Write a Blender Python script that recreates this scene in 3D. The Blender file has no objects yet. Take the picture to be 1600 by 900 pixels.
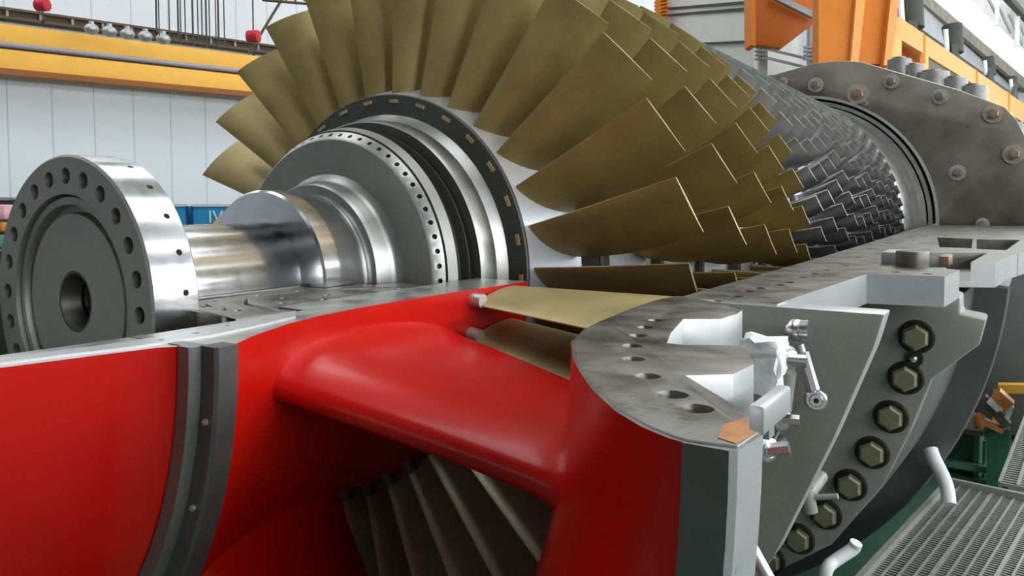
import bpy, bmesh, math, random
from mathutils import Vector, Matrix
random.seed(7)
S = 0.38            # metres per modelling unit
ZJ = 5.3            # height of the horizontal joint above the floor, in units
SC = bpy.context.scene
COL = SC.collection
PI = math.pi
R = math.radians

def W(p):           # modelling units -> metres, floor at z = 0
    return Vector((p[0]*S, p[1]*S, (p[2]+ZJ)*S))

# ------------------------------------------------------------------ camera
CAM = (5.44225, -2.72077, 0.69092); YAW, PIT, ROL, FPX, SHY = 0.5882, 0.04996, -0.00373, 1221.96, -78.271
_fw = Vector((-math.sin(YAW)*math.cos(PIT), math.cos(YAW)*math.cos(PIT), -math.sin(PIT)))
_rt0 = Vector((math.cos(YAW), math.sin(YAW), 0)); _up0 = _rt0.cross(_fw)
_rt = _rt0*math.cos(ROL)+_up0*math.sin(ROL); _up = -_rt0*math.sin(ROL)+_up0*math.cos(ROL)
def ray(px, py): return _fw*FPX+_rt*(px-800)-_up*(py-450-SHY)
def on(px, py, axis, v):      # point of the place seen at a pixel, on the plane axis = v
    d = ray(px, py); t = (v-CAM[axis])/d[axis]
    return Vector(CAM)+d*t
def jp(px, py):               # same, on the joint plane: (x, y)
    p = on(px, py, 2, 0.0); return (p.x, p.y)
def deep(px, py, D):          # same, at a distance D along the view
    d = ray(px, py); return Vector(CAM)+d*(D/FPX)
cam = bpy.data.objects.new('camera', bpy.data.cameras.new('camera')); COL.objects.link(cam)
cam.data.sensor_width = 36; cam.data.lens = FPX/1600*36; cam.data.shift_y = SHY/1600
cam.data.clip_start = .02; cam.data.clip_end = 400
m = Matrix((_rt, _up, -_fw)).transposed().to_4x4(); m.translation = W(CAM); cam.matrix_world = m
SC.camera = cam

# ------------------------------------------------------------------ materials
def mat(name, col, metal=0.0, rough=0.5, var=0.0, scale=6.0, bump=0.0, bscale=60.0, coat=0.0, col2=None, rvar=0.0, aniso=0.0):
    m = bpy.data.materials.new(name); m.use_nodes = True
    nt = m.node_tree; b = nt.nodes['Principled BSDF']
    b.inputs['Base Color'].default_value = (*col, 1); b.inputs['Metallic'].default_value = metal
    b.inputs['Roughness'].default_value = rough; b.inputs['Coat Weight'].default_value = coat
    b.inputs['Coat Roughness'].default_value = .12
    if aniso: b.inputs['Anisotropic'].default_value = aniso
    if metal == 0: b.inputs['Specular IOR Level'].default_value = .3
    tc = nt.nodes.new('ShaderNodeTexCoord')
    if var or col2:
        n = nt.nodes.new('ShaderNodeTexNoise'); n.inputs['Scale'].default_value = scale; n.inputs['Detail'].default_value = 6
        n.inputs['Roughness'].default_value = .65
        nt.links.new(tc.outputs['Object'], n.inputs['Vector'])
        r = nt.nodes.new('ShaderNodeValToRGB'); r.color_ramp.elements[0].position = .32; r.color_ramp.elements[1].position = .68
        c2 = col2 or col
        r.color_ramp.elements[0].color = (*[max(0, c*(1-var)) for c in col], 1)
        r.color_ramp.elements[1].color = (*[min(1, c*(1+var)) for c in c2], 1)
        nt.links.new(n.outputs['Fac'], r.inputs['Fac']); nt.links.new(r.outputs['Color'], b.inputs['Base Color'])
        if rvar:
            mr = nt.nodes.new('ShaderNodeMapRange'); mr.inputs[1].default_value = .3; mr.inputs[2].default_value = .7
            mr.inputs[3].default_value = rough-rvar; mr.inputs[4].default_value = rough+rvar
            nt.links.new(n.outputs['Fac'], mr.inputs[0]); nt.links.new(mr.outputs[0], b.inputs['Roughness'])
    if bump:
        n2 = nt.nodes.new('ShaderNodeTexNoise'); n2.inputs['Scale'].default_value = bscale; n2.inputs['Detail'].default_value = 4
        nt.links.new(tc.outputs['Object'], n2.inputs['Vector'])
        bp = nt.nodes.new('ShaderNodeBump'); bp.inputs['Strength'].default_value = bump; bp.inputs['Distance'].default_value = .01
        nt.links.new(n2.outputs['Fac'], bp.inputs['Height']); nt.links.new(bp.outputs[0], b.inputs['Normal'])
    return m
M = {}
M['polish'] = mat('polished_steel', (.66, .66, .67), 1, .2, .06, 14, rvar=.05)
M['machined'] = mat('machined_steel', (.36, .355, .34), 1, .38, .10, 8, rvar=.06)
M['disc'] = mat('disc_steel', (.33, .325, .30), .85, .5, .10, 5, rvar=.06)
M['darkdisc'] = mat('dark_turned_steel', (.11, .108, .10), .8, .48, .12, 6)
M['hubslope'] = mat('pale_blade_platform', (.62, .65, .70), .8, .42, .06, 4)
M['joint'] = mat('scraped_joint_steel', (.19, .183, .16), .8, .42, .28, 9, rvar=.12, bump=.12, bscale=90)
M['jointlight'] = mat('bright_joint_steel', (.42, .42, .40), .8, .38, .22, 12, rvar=.1)
M['sidewhite'] = mat('pale_steel_lit_edge', (.50, .50, .50), .6, .40, .06, 6)  # pale steel; on casing sides its paleness stands for light falling there
M['cast'] = mat('grey_cast_paint', (.255, .26, .222), .15, .5, .10, 3, bump=.06, bscale=120)
M['castdark'] = mat('dark_cast_iron', (.115, .118, .115), .3, .5, .14, 4, bump=.08, bscale=100)
M['red'] = mat('red_gloss_paint', (.47, .005, .002), 0, .3, .08, 3, bump=.05, bscale=25, coat=.12)
M['olive'] = mat('olive_coated_blade', (.31, .232, .088), .55, .42, .16, 5, rvar=.05)
M['vane'] = mat('tan_coated_vane', (.42, .335, .15), .4, .45, .14, 6, rvar=.05)
M['vaneold'] = mat('greenish_vane', (.50, .48, .33), .4, .42, .16, 6)
M['bladesteel'] = mat('bare_blade_steel', (.46, .45, .45), .95, .28, .12, 6)
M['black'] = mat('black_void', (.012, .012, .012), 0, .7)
M['ringgrey'] = mat('grey_flange_ring', (.10, .105, .10), .6, .45, .15, 8)
M['lipdark'] = mat('dark_lip_steel', (.105, .108, .10), .5, .45, .25, 3)
M['ringlight'] = mat('lighter_flange_ring', (.19, .195, .185), .7, .42, .12, 8)
M['bolt'] = mat('brass_toned_bolt', (.33, .31, .19), .7, .42, .15, 30)
M['oxideshade'] = mat('black_oxide_shade', (.03, .03, .025), .4, .5)  # black metal; also the painted shade around the flange bolts
M['chrome'] = mat('chrome', (.70, .70, .71), 1, .28)
M['bulk'] = mat('dark_bulkhead_steel', (.15, .137, .112), .75, .45, .35, 1.8, rvar=.1, bump=.05, bscale=20)
M['bulkedge'] = mat('bulkhead_edge_highlight', (.5, .5, .48), .8, .35)  # pale colour that draws a bevel highlight along the bulkhead edges
M['rust'] = mat('rusty_nut', (.25, .17, .11), .6, .5, .2, 20)
M['nutgrey'] = mat('grey_nut', (.17, .168, .16), .6, .48, .2, 20)
M['white'] = mat('white_wrap', (.72, .72, .73), 0, .55, .06, 15, bump=.3, bscale=25)
M['whitepaint'] = mat('white_paint', (.75, .76, .76), 0, .45)
M['rustprimer'] = mat('orange_rust_patch', (.40, .17, .05), .3, .55, .3, 20)
M['yellow'] = mat('crane_yellow', (.95, .50, .07), 0, .45, .04, 4)
M['rail'] = mat('crane_rail_grey', (.33, .32, .40), .3, .5)
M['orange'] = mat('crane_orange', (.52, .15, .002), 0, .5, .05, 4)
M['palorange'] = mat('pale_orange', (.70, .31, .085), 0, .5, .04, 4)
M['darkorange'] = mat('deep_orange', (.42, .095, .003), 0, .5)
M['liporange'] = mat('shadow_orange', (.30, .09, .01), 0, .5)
M['browngrey'] = mat('brown_grey_steel', (.17, .15, .12), 0, .6, .3, 4)
M['greyroof'] = mat('grey_roof_panel', (.42, .41, .39), 0, .6, .12, 2)
M['washring'] = mat('worn_washer', (.30, .27, .225), .3, .5, .2, 15)
M['motor'] = mat('dark_green_grey_motor', (.05, .055, .045), 0, .5, .2, 5)
M['truss'] = mat('dark_brown_steel', (.10, .075, .05), 0, .6)
M['steelgrey'] = mat('grey_painted_steel', (.30, .31, .32), 0, .55, .1, 5)
M['cabin'] = mat('cabin_panel', (.56, .55, .52), 0, .55, .04, 3)
M['seam'] = mat('dark_seam', (.06, .06, .055), 0, .6)
M['blue'] = mat('blue_crate', (.03, .30, .58), 0, .5, .08, 6)
M['bluedark'] = mat('dark_blue_post', (.01, .07, .20), 0, .5)
M['pink'] = mat('pink_sack', (.75, .42, .44), 0, .7, .2, 9)
M['hookred'] = mat('hook_red', (.48, .02, .03), 0, .5)
M['green'] = mat('green_paint', (.025, .10, .06), 0, .45, .15, 5)
M['greenlight'] = mat('light_green_paint', (.09, .22, .15), 0, .5, .12, 5)
M['floorgreen'] = mat('green_floor_paint', (.05, .13, .09), 0, .5, .12, 2)
M['grating'] = mat('galvanised_grating', (.36, .36, .34), .6, .5, .1, 20)
M['copper'] = mat('copper_orange', (.62, .22, .05), .3, .45)
M['gutter'] = mat('white_gutter', (.86, .86, .85), 0, .5)
M['text'] = mat('white_lettering', (.75, .85, .9), 0, .6)

# ------------------------------------------------------------------ mesh helpers
def sel_new(bm): return bmesh.new()
def link(name, bm, mats, parent=None, angle=35, bevel=0.0, bool_cut=None, offset=True, smooth=True):
    """bm in modelling units -> one mesh object; bool_cut: bmesh of cutters"""
    if bool_cut is not None:
        bmesh.ops.triangulate(bm, faces=[f for f in bm.faces if len(f.verts) > 8], ngon_method='EAR_CLIP')
    bmesh.ops.recalc_face_normals(bm, faces=bm.faces[:])
    for v in bm.verts: v.co = v.co*S + (Vector((0, 0, ZJ*S)) if offset else Vector())
    me = bpy.data.meshes.new(name); bm.to_mesh(me); bm.free()
    if not isinstance(mats, (list, tuple)): mats = [mats]
    for k in mats: me.materials.append(M[k])
    o = bpy.data.objects.new(name, me); COL.objects.link(o)
    if bool_cut is not None or bevel:
        tmp = None
        if bool_cut is not None:
            bmesh.ops.recalc_face_normals(bool_cut, faces=bool_cut.faces[:])
            for v in bool_cut.verts: v.co = v.co*S + (Vector((0, 0, ZJ*S)) if offset else Vector())
            cm = bpy.data.meshes.new('cut'); bool_cut.to_mesh(cm); bool_cut.free()
            tmp = bpy.data.objects.new('cut', cm); COL.objects.link(tmp)
            md = o.modifiers.new('b', 'BOOLEAN'); md.operation = 'DIFFERENCE'; md.object = tmp; md.solver = 'EXACT'; md.use_self = True
        if bevel:
            bv = o.modifiers.new('v', 'BEVEL'); bv.width = bevel*S; bv.segments = 2; bv.limit_method = 'ANGLE'; bv.angle_limit = R(40)
            bv.harden_normals = False
        dg = bpy.context.evaluated_depsgraph_get()
        nm = bpy.data.meshes.new_from_object(o.evaluated_get(dg))
        o.modifiers.clear(); old = o.data; o.data = nm; nm.name = name; bpy.data.meshes.remove(old)
        if tmp: c = tmp.data; bpy.data.objects.remove(tmp); bpy.data.meshes.remove(c)
        me = o.data
    if smooth:
        me.polygons.foreach_set('use_smooth', [True]*len(me.polygons))
        me.set_sharp_from_angle(angle=R(angle))
    if parent: setpar(o, parent)
    return o
def setpar(o, parent):
    o.parent = parent; o.matrix_parent_inverse = parent.matrix_world.inverted() if False else Matrix.Translation(-parent.location)
def tag(o, label=None, cat=None, group=None, kind=None):
    if label: o['label'] = label
    if cat: o['category'] = cat
    if group: o['group'] = group
    if kind: o['kind'] = kind
    return o
def empty(name, p, label, cat, group=None):
    o = bpy.data.objects.new(name, None); COL.objects.link(o); o.location = W(p); o.empty_display_size = .1
    return tag(o, label, cat, group)

def box(bm, c, d, rz=0.0, mi=0, rot=None):
    g = bmesh.ops.create_cube(bm, size=1)
    M_ = Matrix.Translation(c) @ (rot if rot is not None else Matrix.Rotation(rz, 4, 'Z')) @ Matrix.Diagonal((*d, 1))
    bmesh.ops.transform(bm, matrix=M_, verts=g['verts'])
    for f in {f for v in g['verts'] for f in v.link_faces}: f.material_index = mi
    return g['verts']
def cyl(bm, a, b, r, r2=None, n=24, mi=0, caps=True):
    a, b = Vector(a), Vector(b); d = b-a
    g = bmesh.ops.create_cone(bm, cap_ends=caps, segments=n, radius1=r, radius2=r if r2 is None else r2, depth=d.length)
    M_ = Matrix.Translation((a+b)/2) @ d.to_track_quat('Z', 'Y').to_matrix().to_4x4()
    bmesh.ops.transform(bm, matrix=M_, verts=g['verts'])
    for f in {f for v in g['verts'] for f in v.link_faces}: f.material_index = mi
    return g['verts']
def sphere(bm, c, r, mi=0, sc=(1, 1, 1)):
    g = bmesh.ops.create_uvsphere(bm, u_segments=24, v_segments=14, radius=r)
    bmesh.ops.transform(bm, matrix=Matrix.Translation(c) @ Matrix.Diagonal((*sc, 1)), verts=g['verts'])
    for f in {f for v in g['verts'] for f in v.link_faces}: f.material_index = mi
def torus(bm, c, nrm, R0, r0, n=28, k=12, mi=0):
    q = Vector(nrm).to_track_quat('Z', 'Y').to_matrix().to_4x4(); T = Matrix.Translation(c) @ q
    rings = []
    for i in range(n):
        a = 2*PI*i/n
        rings.append([bm.verts.new(T @ Vector(((R0+r0*math.cos(2*PI*j/k))*math.cos(a), (R0+r0*math.cos(2*PI*j/k))*math.sin(a), r0*math.sin(2*PI*j/k)))) for j in range(k)])
    for i in range(n):
        for j in range(k):
            f = bm.faces.new((rings[i][j], rings[(i+1) % n][j], rings[(i+1) % n][(j+1) % k], rings[i][(j+1) % k])); f.material_index = mi
def rev(bm, prof, a0=0.0, a1=2*PI, n=128, mi=0, mis=None, closed=True, caps=True):
    """closed (y, R) polygon turned about the rotor axis; angle from +x towards +z"""
    full = abs(a1-a0-2*PI) < 1e-6
    rings = []
    for i in range(n if full else n+1):
        a = a0+(a1-a0)*i/n
        rings.append([bm.verts.new((r*math.cos(a), y, r*math.sin(a))) for y, r in prof])
    k = len(prof); N = len(rings)
    for i in range(N if full else N-1):
        A, B = rings[i], rings[(i+1) % N]
        for j in range(k if closed else k-1):
            j2 = (j+1) % k
            f = bm.faces.new((A[j], A[j2], B[j2], B[j]))
            f.material_index = mis[j] if mis else mi
    if not full and caps and closed:
        for rr in (rings[0], rings[-1]):
            f = bm.faces.new(rr); f.material_index = mi
def solid_rev(bm, prof, n=128, mis=None):
    """open (y, R) profile whose ends lie on the axis"""
    rev(bm, [(prof[0][0], .0005)]+prof+[(prof[-1][0], .0005)], n=n, mis=([mis[0]]+mis+[mis[-1]]) if mis else None, closed=False)
    # close the tiny axis openings
    bmesh.ops.holes_fill(bm, edges=[e for e in bm.edges if e.is_boundary], sides=0)
def prism(bm, poly, z0, z1, axis='z', mi=0, side_mi=None, y=None):
    """poly extruded: axis z -> (x, y); axis y -> (x, z)"""
    def P(p, h): return (p[0], p[1], h) if axis == 'z' else (p[0], h, p[1])
    a = [bm.verts.new(P(p, z0)) for p in poly]; b = [bm.verts.new(P(p, z1)) for p in poly]
    f1 = bm.faces.new(a); f2 = bm.faces.new(b); f1.material_index = f2.material_index = mi
    for i in range(len(poly)):
        j = (i+1) % len(poly)
        f = bm.faces.new((a[i], a[j], b[j], b[i])); f.material_index = mi if side_mi is None else side_mi
def tube(bm, pts, r, n=12, mi=0):
    pts = [Vector(p) for p in pts]; rings = []
    for i, p in enumerate(pts):
        t = (pts[min(i+1, len(pts)-1)]-pts[max(i-1, 0)]).normalized()
        q = t.to_track_quat('Z', 'Y'); u, v = q @ Vector((1, 0, 0)), q @ Vector((0, 1, 0))
        if rings and i:
            u = (lu-t*lu.dot(t)).normalized(); v = t.cross(u)
        lu = u
        rings.append([bm.verts.new(p+(u*math.cos(2*PI*k/n)+v*math.sin(2*PI*k/n))*r) for k in range(n)])
    for A, B in zip(rings, rings[1:]):
        for k in range(n): bm.faces.new((A[k], A[(k+1) % n], B[(k+1) % n], B[k])).material_index = mi
    bm.faces.new(rings[0]).material_index = mi; bm.faces.new(rings[-1][::-1]).material_index = mi
def smooth_path(pts, n=8):
    pts = [Vector(p) for p in pts]; out = []
    P = [pts[0]*2-pts[1]]+pts+[pts[-1]*2-pts[-2]]
    for i in range(1, len(P)-2):
        for k in range(n):
            t = k/n; a, b, c, d = P[i-1:i+3]
            out.append(.5*((2*b)+(c-a)*t+(2*a-5*b+4*c-d)*t*t+(3*b-a-3*c+d)*t**3))
    out.append(pts[-1]); return out
def hexhead(bm, c, nrm, r, h, mi=0):
    n = Vector(nrm).normalized(); c = Vector(c)
    cyl(bm, c, c+n*h*.8, r, n=6, mi=mi); cyl(bm, c+n*h*.8, c+n*h, r*.97, r*.8, n=6, mi=mi)

# ================================================================== ROTOR
rotor = empty('compressor_rotor', (0, 0, 0), 'bladed gas turbine compressor rotor with olive blades and a big round steel coupling', 'turbine rotor')
# coupling flange -----------------------------------------------------
bm = bmesh.new()
rev(bm, [(0, .735), (.0, .985), (.015, 1.0), (.312, 1.0), (.326, .986), (.326, .40), (.12, .40), (.12, .205), (.05, .205), (.05, .60), (.10, .615), (.10, .655), (.03, .665), (.03, .715), (.075, .735)][::-1], n=144)
cut = bmesh.new()
for k in range(24):
    a = R(-1.44)+k*PI/12
    cyl(cut, (.8558*math.cos(a), -.05, .8558*math.sin(a)), (.8558*math.cos(a), .4, .8558*math.sin(a)), .056, n=20)
    a += PI/24
    u = Vector((math.cos(a), 0, math.sin(a)))
    cyl(cut, u*.93+Vector((0, .23, 0)), u*1.05+Vector((0, .23, 0)), .021, n=14)
for f in bm.faces:
    f.normal_update(); c = f.calc_center_median()
    if math.hypot(c.x, c.z) > .9 and abs(f.normal.y) < .5: f.material_index = 1
link('coupling_flange', bm, ['disc', 'polish'], rotor, bool_cut=cut, angle=25)
bm = bmesh.new()
rev(bm, [(.05, .195), (.05, .21), (.5, .21), (.5, .0005), (.49, .0005), (.49, .155)]+[(.47-.03*i, .155+.014*(i % 2)) for i in range(12)], n=64)
link('threaded_bore', bm, 'darkdisc', rotor, angle=20)
# shaft ----------------------------------------------------------------
bm = bmesh.new()
rev(bm, [(.30, .40), (.30, .56), (.36, .515), (.42, .5), (1.38, .5), (1.42, .49), (1.60, .50), (1.60, .40)], n=128)
link('journal', bm, 'polish', rotor)
bm = bmesh.new()
rev(bm, [(1.60, .40), (1.60, .755), (1.62, .772), (1.78, .772), (1.785, .765), (2.07, .75), (2.085, .735), (2.085, .40)], n=128)
link('thrust_collar', bm, 'polish', rotor)
bm = bmesh.new()
rev(bm, [(2.08, .40), (2.08, .70), (2.12, .73), (2.14, .82), (2.18, .84), (2.29, .845), (2.33, .875), (2.37, .94), (2.38, .40)], n=128)
link('stub_fillet', bm, 'machined', rotor)
# stage one disc with balance holes -----------------------------------
bm = bmesh.new()
prof = [(2.36, .80), (2.36, 1.24), (2.37, 1.255), (2.452, 1.318), (2.458, 1.305), (2.464, 1.335), (2.56, 1.365), (2.575, 1.355), (2.60, 1.28), (2.69, 1.27), (2.695, 1.25),
        (2.75, 1.25), (2.755, 1.34), (2.775, 1.34), (2.78, 1.30), (2.80, 1.30), (2.805, 1.43), (2.85, 1.455), (3.0, 1.465), (3.07, 1.51), (3.09, 1.53), (3.09, 1.725), (3.10, 1.735), (3.12, 1.735), (3.2, 1.5), (3.2, .8)]
mi = [0, 0, 1, 2, 2, 0, 1, 0, 2, 2, 2, 2, 2, 2, 2, 2, 1, 1, 1, 1, 2, 2, 2, 2, 2, 2]
rev(bm, prof, n=180, mis=mi)
cut = bmesh.new()
for k in range(64):
    a = 2*PI*k/64
    u = Vector((math.cos(a), 0, math.sin(a))); nn = (u*.77+Vector((0, -.64, 0))).normalized()
    p = u*1.287+Vector((0, 2.412, 0))
    cyl(cut, p-nn*.08, p+nn*.05, .024, n=10)
link('front_disc', bm, ['disc', 'machined', 'darkdisc'], rotor, angle=28, bool_cut=cut)
# stage tables ----------------------------------------------------------
ST = [  # y leading edge, tip radius, hub radius at LE, axial chord, tip tangential chord, blade count, phase of one leading edge (deg)
    (3.17, 3.195, 1.735, .38, .46, 29, 3.2), (3.977, 3.295, 2.12, .38, .36, 36, 10.83), (4.911, 3.314, 2.31, .34, .31, 40, 7.55),
    (5.72, 3.327, 2.44, .30, .27, 46, 6.36), (6.70, 3.26, 2.54, .28, .23, 46, 10.6)]
y = 7.55
cnt = [52, 54, 58, 60, 62, 64, 66, 68, 70, 70, 72, 72]
for i in range(12):
    t = i/11
    ST.append((y, 3.25-.10*t, 2.60+.18*t, .27-.05*t, .20-.03*t, cnt[i], 360*random.random()))
    y += .80-.012*i
YEND = y+.1
# drum ------------------------------------------------------------------
prof = [(3.11, 1.2), (3.11, 1.735)]; mi = [0]
for i, (yl, rt, rh, ch, tc, n, ph) in enumerate(ST):
    ye = yl+ch+.16
    r0 = rh; nxt = ST[i+1] if i+1 < len(ST) else (YEND, 3.1, 2.80)
    r1 = rh+(nxt[2]-rh)*(.55 if i else .52)
    prof += [(max(yl-.05, 3.125), r0), (ye, r1)]; mi += [0 if i else 2, 1]
    # spacer with seal grooves up to the next stage
    g = nxt[0]-.05-ye; r2 = r1+(nxt[2]-r1)*.7
    ds = min(.05, g*.2)
    prof += [(ye+.01, r1-.05 if i < 5 else r1-.02), (ye+g*.30, r2-.05), (ye+g*.31, r2+.01), (ye+g*.38, r2+.01), (ye+g*.39, r2-.05), (ye+g*.62, r2-.05), (ye+g*.63, r2+.0), (ye+g*.95, r2+.0)]
    mi += [0, 2, 2, 2, 2, 2, 2, 2]
    mi[-9] = 1
prof += [(YEND, 2.84), (YEND+.6, 2.9), (YEND+.6, 1.2)]
mi += [0, 0, 0, 0]
mi = (mi+[0]*len(prof))[:len(prof)]
bm = bmesh.new(); rev(bm, prof, n=160, mis=mi)
link('drum', bm, ['machined', 'hubslope', 'darkdisc'], rotor, angle=25)
# blades ------------------------------------------------------------------
def aerofoil(le, te, camber, thick, n=9):
    """closed section in the (axial, tangential) plane; le/te 2-vectors"""
    d = (te[0]-le[0], te[1]-le[1]); L = math.hypot(*d); nx, ny = -d[1]/L, d[0]/L
    up, lo = [], []
    for i in range(n):
        t = .5-.5*math.cos(PI*i/(n-1))
        cm = camber*L*4*t*(1-t)
        th = thick*L*(2.2*math.sqrt(max(t, 1e-4))*(1-t)+.12*(1-abs(2*t-1)))*.5+.004
        bx, by = le[0]+d[0]*t+nx*cm, le[1]+d[1]*t+ny*cm
        up.append((bx+nx*th, by+ny*th)); lo.append((bx-nx*th, by-ny*th))
    return up+lo[::-1]
def blade(bm, st, ang, mi=0, nspan=7, n=8, rootfoot=False):
    yl, rt, rh, ch, tc, cnt_, ph = st
    rings = []
    tr = tc*.62
    chr_ = ch*1.28
    for i in range(nspan):
        s = i/(nspan-1); r0 = rh-.06+(rt-rh+.06)*s
        le = (yl+(.10*(1-s) if yl > 3.5 else 0), 0.0); bul = math.sin(PI*s); te = (le[0]+chr_*(1-s)+ch*s+.10*ch*bul, -(tr*(1-s)+tc*s+(.30 if yl > 3.5 else .16)*tc*bul))
        lean = .035*(1-s) if yl > 3.5 else .022*(1-s)
        sec = aerofoil(le, te, -.10*(1-s)-.035*s, .10*(1-s)+.035*s, n)
        ring = []
        for (yy, tt) in sec:
            a = ang+(tt)/max(r0, .1)-lean*.6
            ring.append(bm.verts.new((r0*math.cos(a), yy, r0*math.sin(a))))
        rings.append(ring)
    k = len(rings[0])
    for A, B in zip(rings, rings[1:]):
        for j in range(k): bm.faces.new((A[j], A[(j+1) % k], B[(j+1) % k], B[j])).material_index = mi
    bm.faces.new(rings[-1]).material_index = mi; bm.faces.new(rings[0][::-1]).material_index = mi
    if rootfoot:   # dovetail end seen as a tan dash on the rim face
        u = Vector((math.cos(ang-.075), 0, math.sin(ang-.075))); t = Vector((-u.z, 0, u.x))
        c = u*1.665+Vector((0, 3.095, 0))
        rot = Matrix((t, Vector((0, 1, 0)), u)).transposed().to_4x4()
        box(bm, c, (.10, .046, .032), mi=2, rot=rot)
def vis_angle(a):  # how much of a full turn to build: skip only what the lower casing buries
    a = (math.degrees(a)+180) % 360-180
    return a
cands = []
for i, st in enumerate(ST):
    for k in range(st[5]):
        a = R(st[6])+2*PI*k/st[5]
        if i == 0: a -= R(2.7)*math.sin(min(1, max(0, (a-R(45))/R(85)))*PI/2)*(1 if a < R(200) else max(0, 1-(a-R(200))/R(120)))
        if i == 0 and R(168) < a < R(184): a += R(4.2)
        d = vis_angle(a)
        # apparent size: blade area over squared distance, only where the view reaches
        p = Vector((st[1]*.8*math.cos(a), st[0], st[1]*.8*math.sin(a))); D = (p-Vector(CAM)).length
        seen = (-4 < d < 190 or d < -168) if i == 0 else (-3 < d < 120)
        area = (st[1]-st[2])*.5/D/D*(1 if seen else 0)
        if i > 0 and d > 75: area *= .3
        cands.append((area, i, a))
cands.sort(key=lambda t: -t[0])
for area, i, a in cands[:100]:
    bm = bmesh.new(); blade(bm, ST[i], a, nspan=9, n=10, rootfoot=(i == 0))
    link('blade', bm, ['olive', 'bladesteel', 'vane'] if i < 5 else 'bladesteel', rotor, angle=40)
bm = bmesh.new()
for area, i, a in cands[100:]:
    blade(bm, ST[i], a, mi=0 if i < 5 else 1, nspan=4, n=6, rootfoot=(i == 0))
tag(link('blade_rows', bm, ['olive', 'bladesteel', 'vane'], rotor, angle=40), kind='stuff')
# rear seal ring ----------------------------------------------------------
bm = bmesh.new()
rev(bm, [(YEND+.6, 2.6), (YEND+.6, 2.95), (YEND+.7, 3.0), (19.0, 3.02), (19.0, 3.12), (19.2, 3.2), (19.9, 3.2), (19.9, 2.6)], n=140)
link('seal_ring', bm, 'machined', rotor)

# ================================================================== INLET CASING (lower half)
inlet = empty('inlet_casing', (4.2, 0, -4.6), 'glossy red lower half of the air inlet casing with struts and grey steel joint face', 'inlet casing')
A0, A1 = -PI, 0.0
def half(bm, prof, n=80, mis=None, mi=0, a0=A0, a1=A1): rev(bm, prof, a0, a1, n=n, mis=mis, mi=mi)
# hub cone, front part
bm = bmesh.new()
half(bm, [(-3.2, 1.30), (-2.6, 1.50), (-1.9, 1.72), (-1.23, 1.90), (-.80, 2.0), (-.62, 2.04), (-.56, 2.09), (-.53, 2.09), (-.53, 1.66), (-1.0, 1.62), (-1.5, 1.56), (-2.6, 1.32), (-3.2, 1.2)], n=90, mis=[0]*8+[2]*5)
for f in bm.faces:
    if all(abs(v.co.z) < 1e-4 for v in f.verts): f.material_index = 1
link('front_hub_cone', bm, ['red', 'jointlight', 'cast'], inlet)
# hub rear part
bm = bmesh.new()
half(bm, [(-.46, 2.29), (-.38, 2.28), (-.16, 2.15), (.19, 2.0), (.5, 1.92), (.88, 1.875), (1.4, 1.87), (1.81, 1.88), (2.2, 1.91), (2.7, 1.93), (2.78, 1.92), (2.78, 1.4), (.62, 1.40), (.60, 1.66), (-.46, 1.66)], n=90, mis=[0]*11+[2]*5)
for f in bm.faces:
    if all(abs(v.co.z) < 1e-4 for v in f.verts): f.material_index = 1
link('rear_hub_barrel', bm, ['red', 'jointlight', 'castdark'], inlet)
# the two rings of the hub flange, dark, with small bolts
bm = bmesh.new(); half(bm, [(-.535, 1.66), (-.535, 2.095), (-.555, 2.10), (-.555, 2.185), (-.53, 2.20), (-.46, 2.20), (-.46, 1.66)], n=90, a0=-PI-.002, a1=.002)
link('hub_front_ring', bm, 'ringlight', inlet)
bm = bmesh.new(); half(bm, [(-.50, 2.195), (-.50, 2.30), (-.485, 2.315), (-.38, 2.315), (-.38, 2.195)], n=90, a0=-PI-.003, a1=.003)
link('hub_rear_ring', bm, 'ringgrey', inlet)
for d in (9, 20.5, 32, 43.5, 55, 66.5, 78):
    bm = bmesh.new(); a = R(-d); c = Vector((2.255*math.cos(a), -.50, 2.255*math.sin(a)))
    cyl(bm, c, c+Vector((0, -.012, 0)), .017, n=12); cyl(bm, c, c+Vector((0, -.02, 0)), .009, n=6)
    link('ring_screw', bm, 'jointlight', inlet)
# bearing housing inside the hub, at joint level
bm = bmesh.new()
poly = [(.56, .32), (1.06, .30), (1.30, .25), (1.54, .19), (1.58, .62), (1.46, .64), (1.46, 2.2), (.97, 2.2), (.97, 2.0), (.80, 2.0), (.80, 1.56), (.56, 1.56)]
prism(bm, poly, -.55, -.012)
cut = bmesh.new()
def slot(p, q, w, d=.16):
    p, q = Vector((*p, 0)), Vector((*q, 0)); c = (p+q)/2; L = (q-p).length; a = math.atan2(q.y-p.y, q.x-p.x)
    box(cut, (c.x, c.y, 0), (L, w, d*2), rz=a)
slot((1.0, .66), (1.47, .56), .05); slot((.80, .82), (1.02, .66), .03)
slot((1.1, 1.5), (1.35, 1.62), .035); slot((.95, 1.62), (1.2, 1.9), .05)
slot((.78, .50), (.95, .44), .03); slot((1.05, .45), (1.17, .38), .04)
for c in ((.72, .62), (.9, .40), (1.25, .42), (1.2, .82), (1.0, 1.0), (.72, 1.0), (1.3, 1.1), (1.12, 1.3), (1.3, 1.9), (.75, 1.35)):
    cyl(cut, (*c, -.15), (*c, .1), .032, n=14)
link('bearing_housing', bm, 'joint', inlet, bool_cut=cut, bevel=.006)
bm = bmesh.new(); prism(bm, [(-x, y) for x, y in poly], -.55, -.012); link('bearing_housing', bm, 'joint', inlet, bevel=.006)
bm = bmesh.new(); half(bm, [(.33, .52), (.33, .56), (1.54, .56), (1.54, .52)], n=48)
link('bearing_shell', bm, 'machined', inlet)
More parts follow.
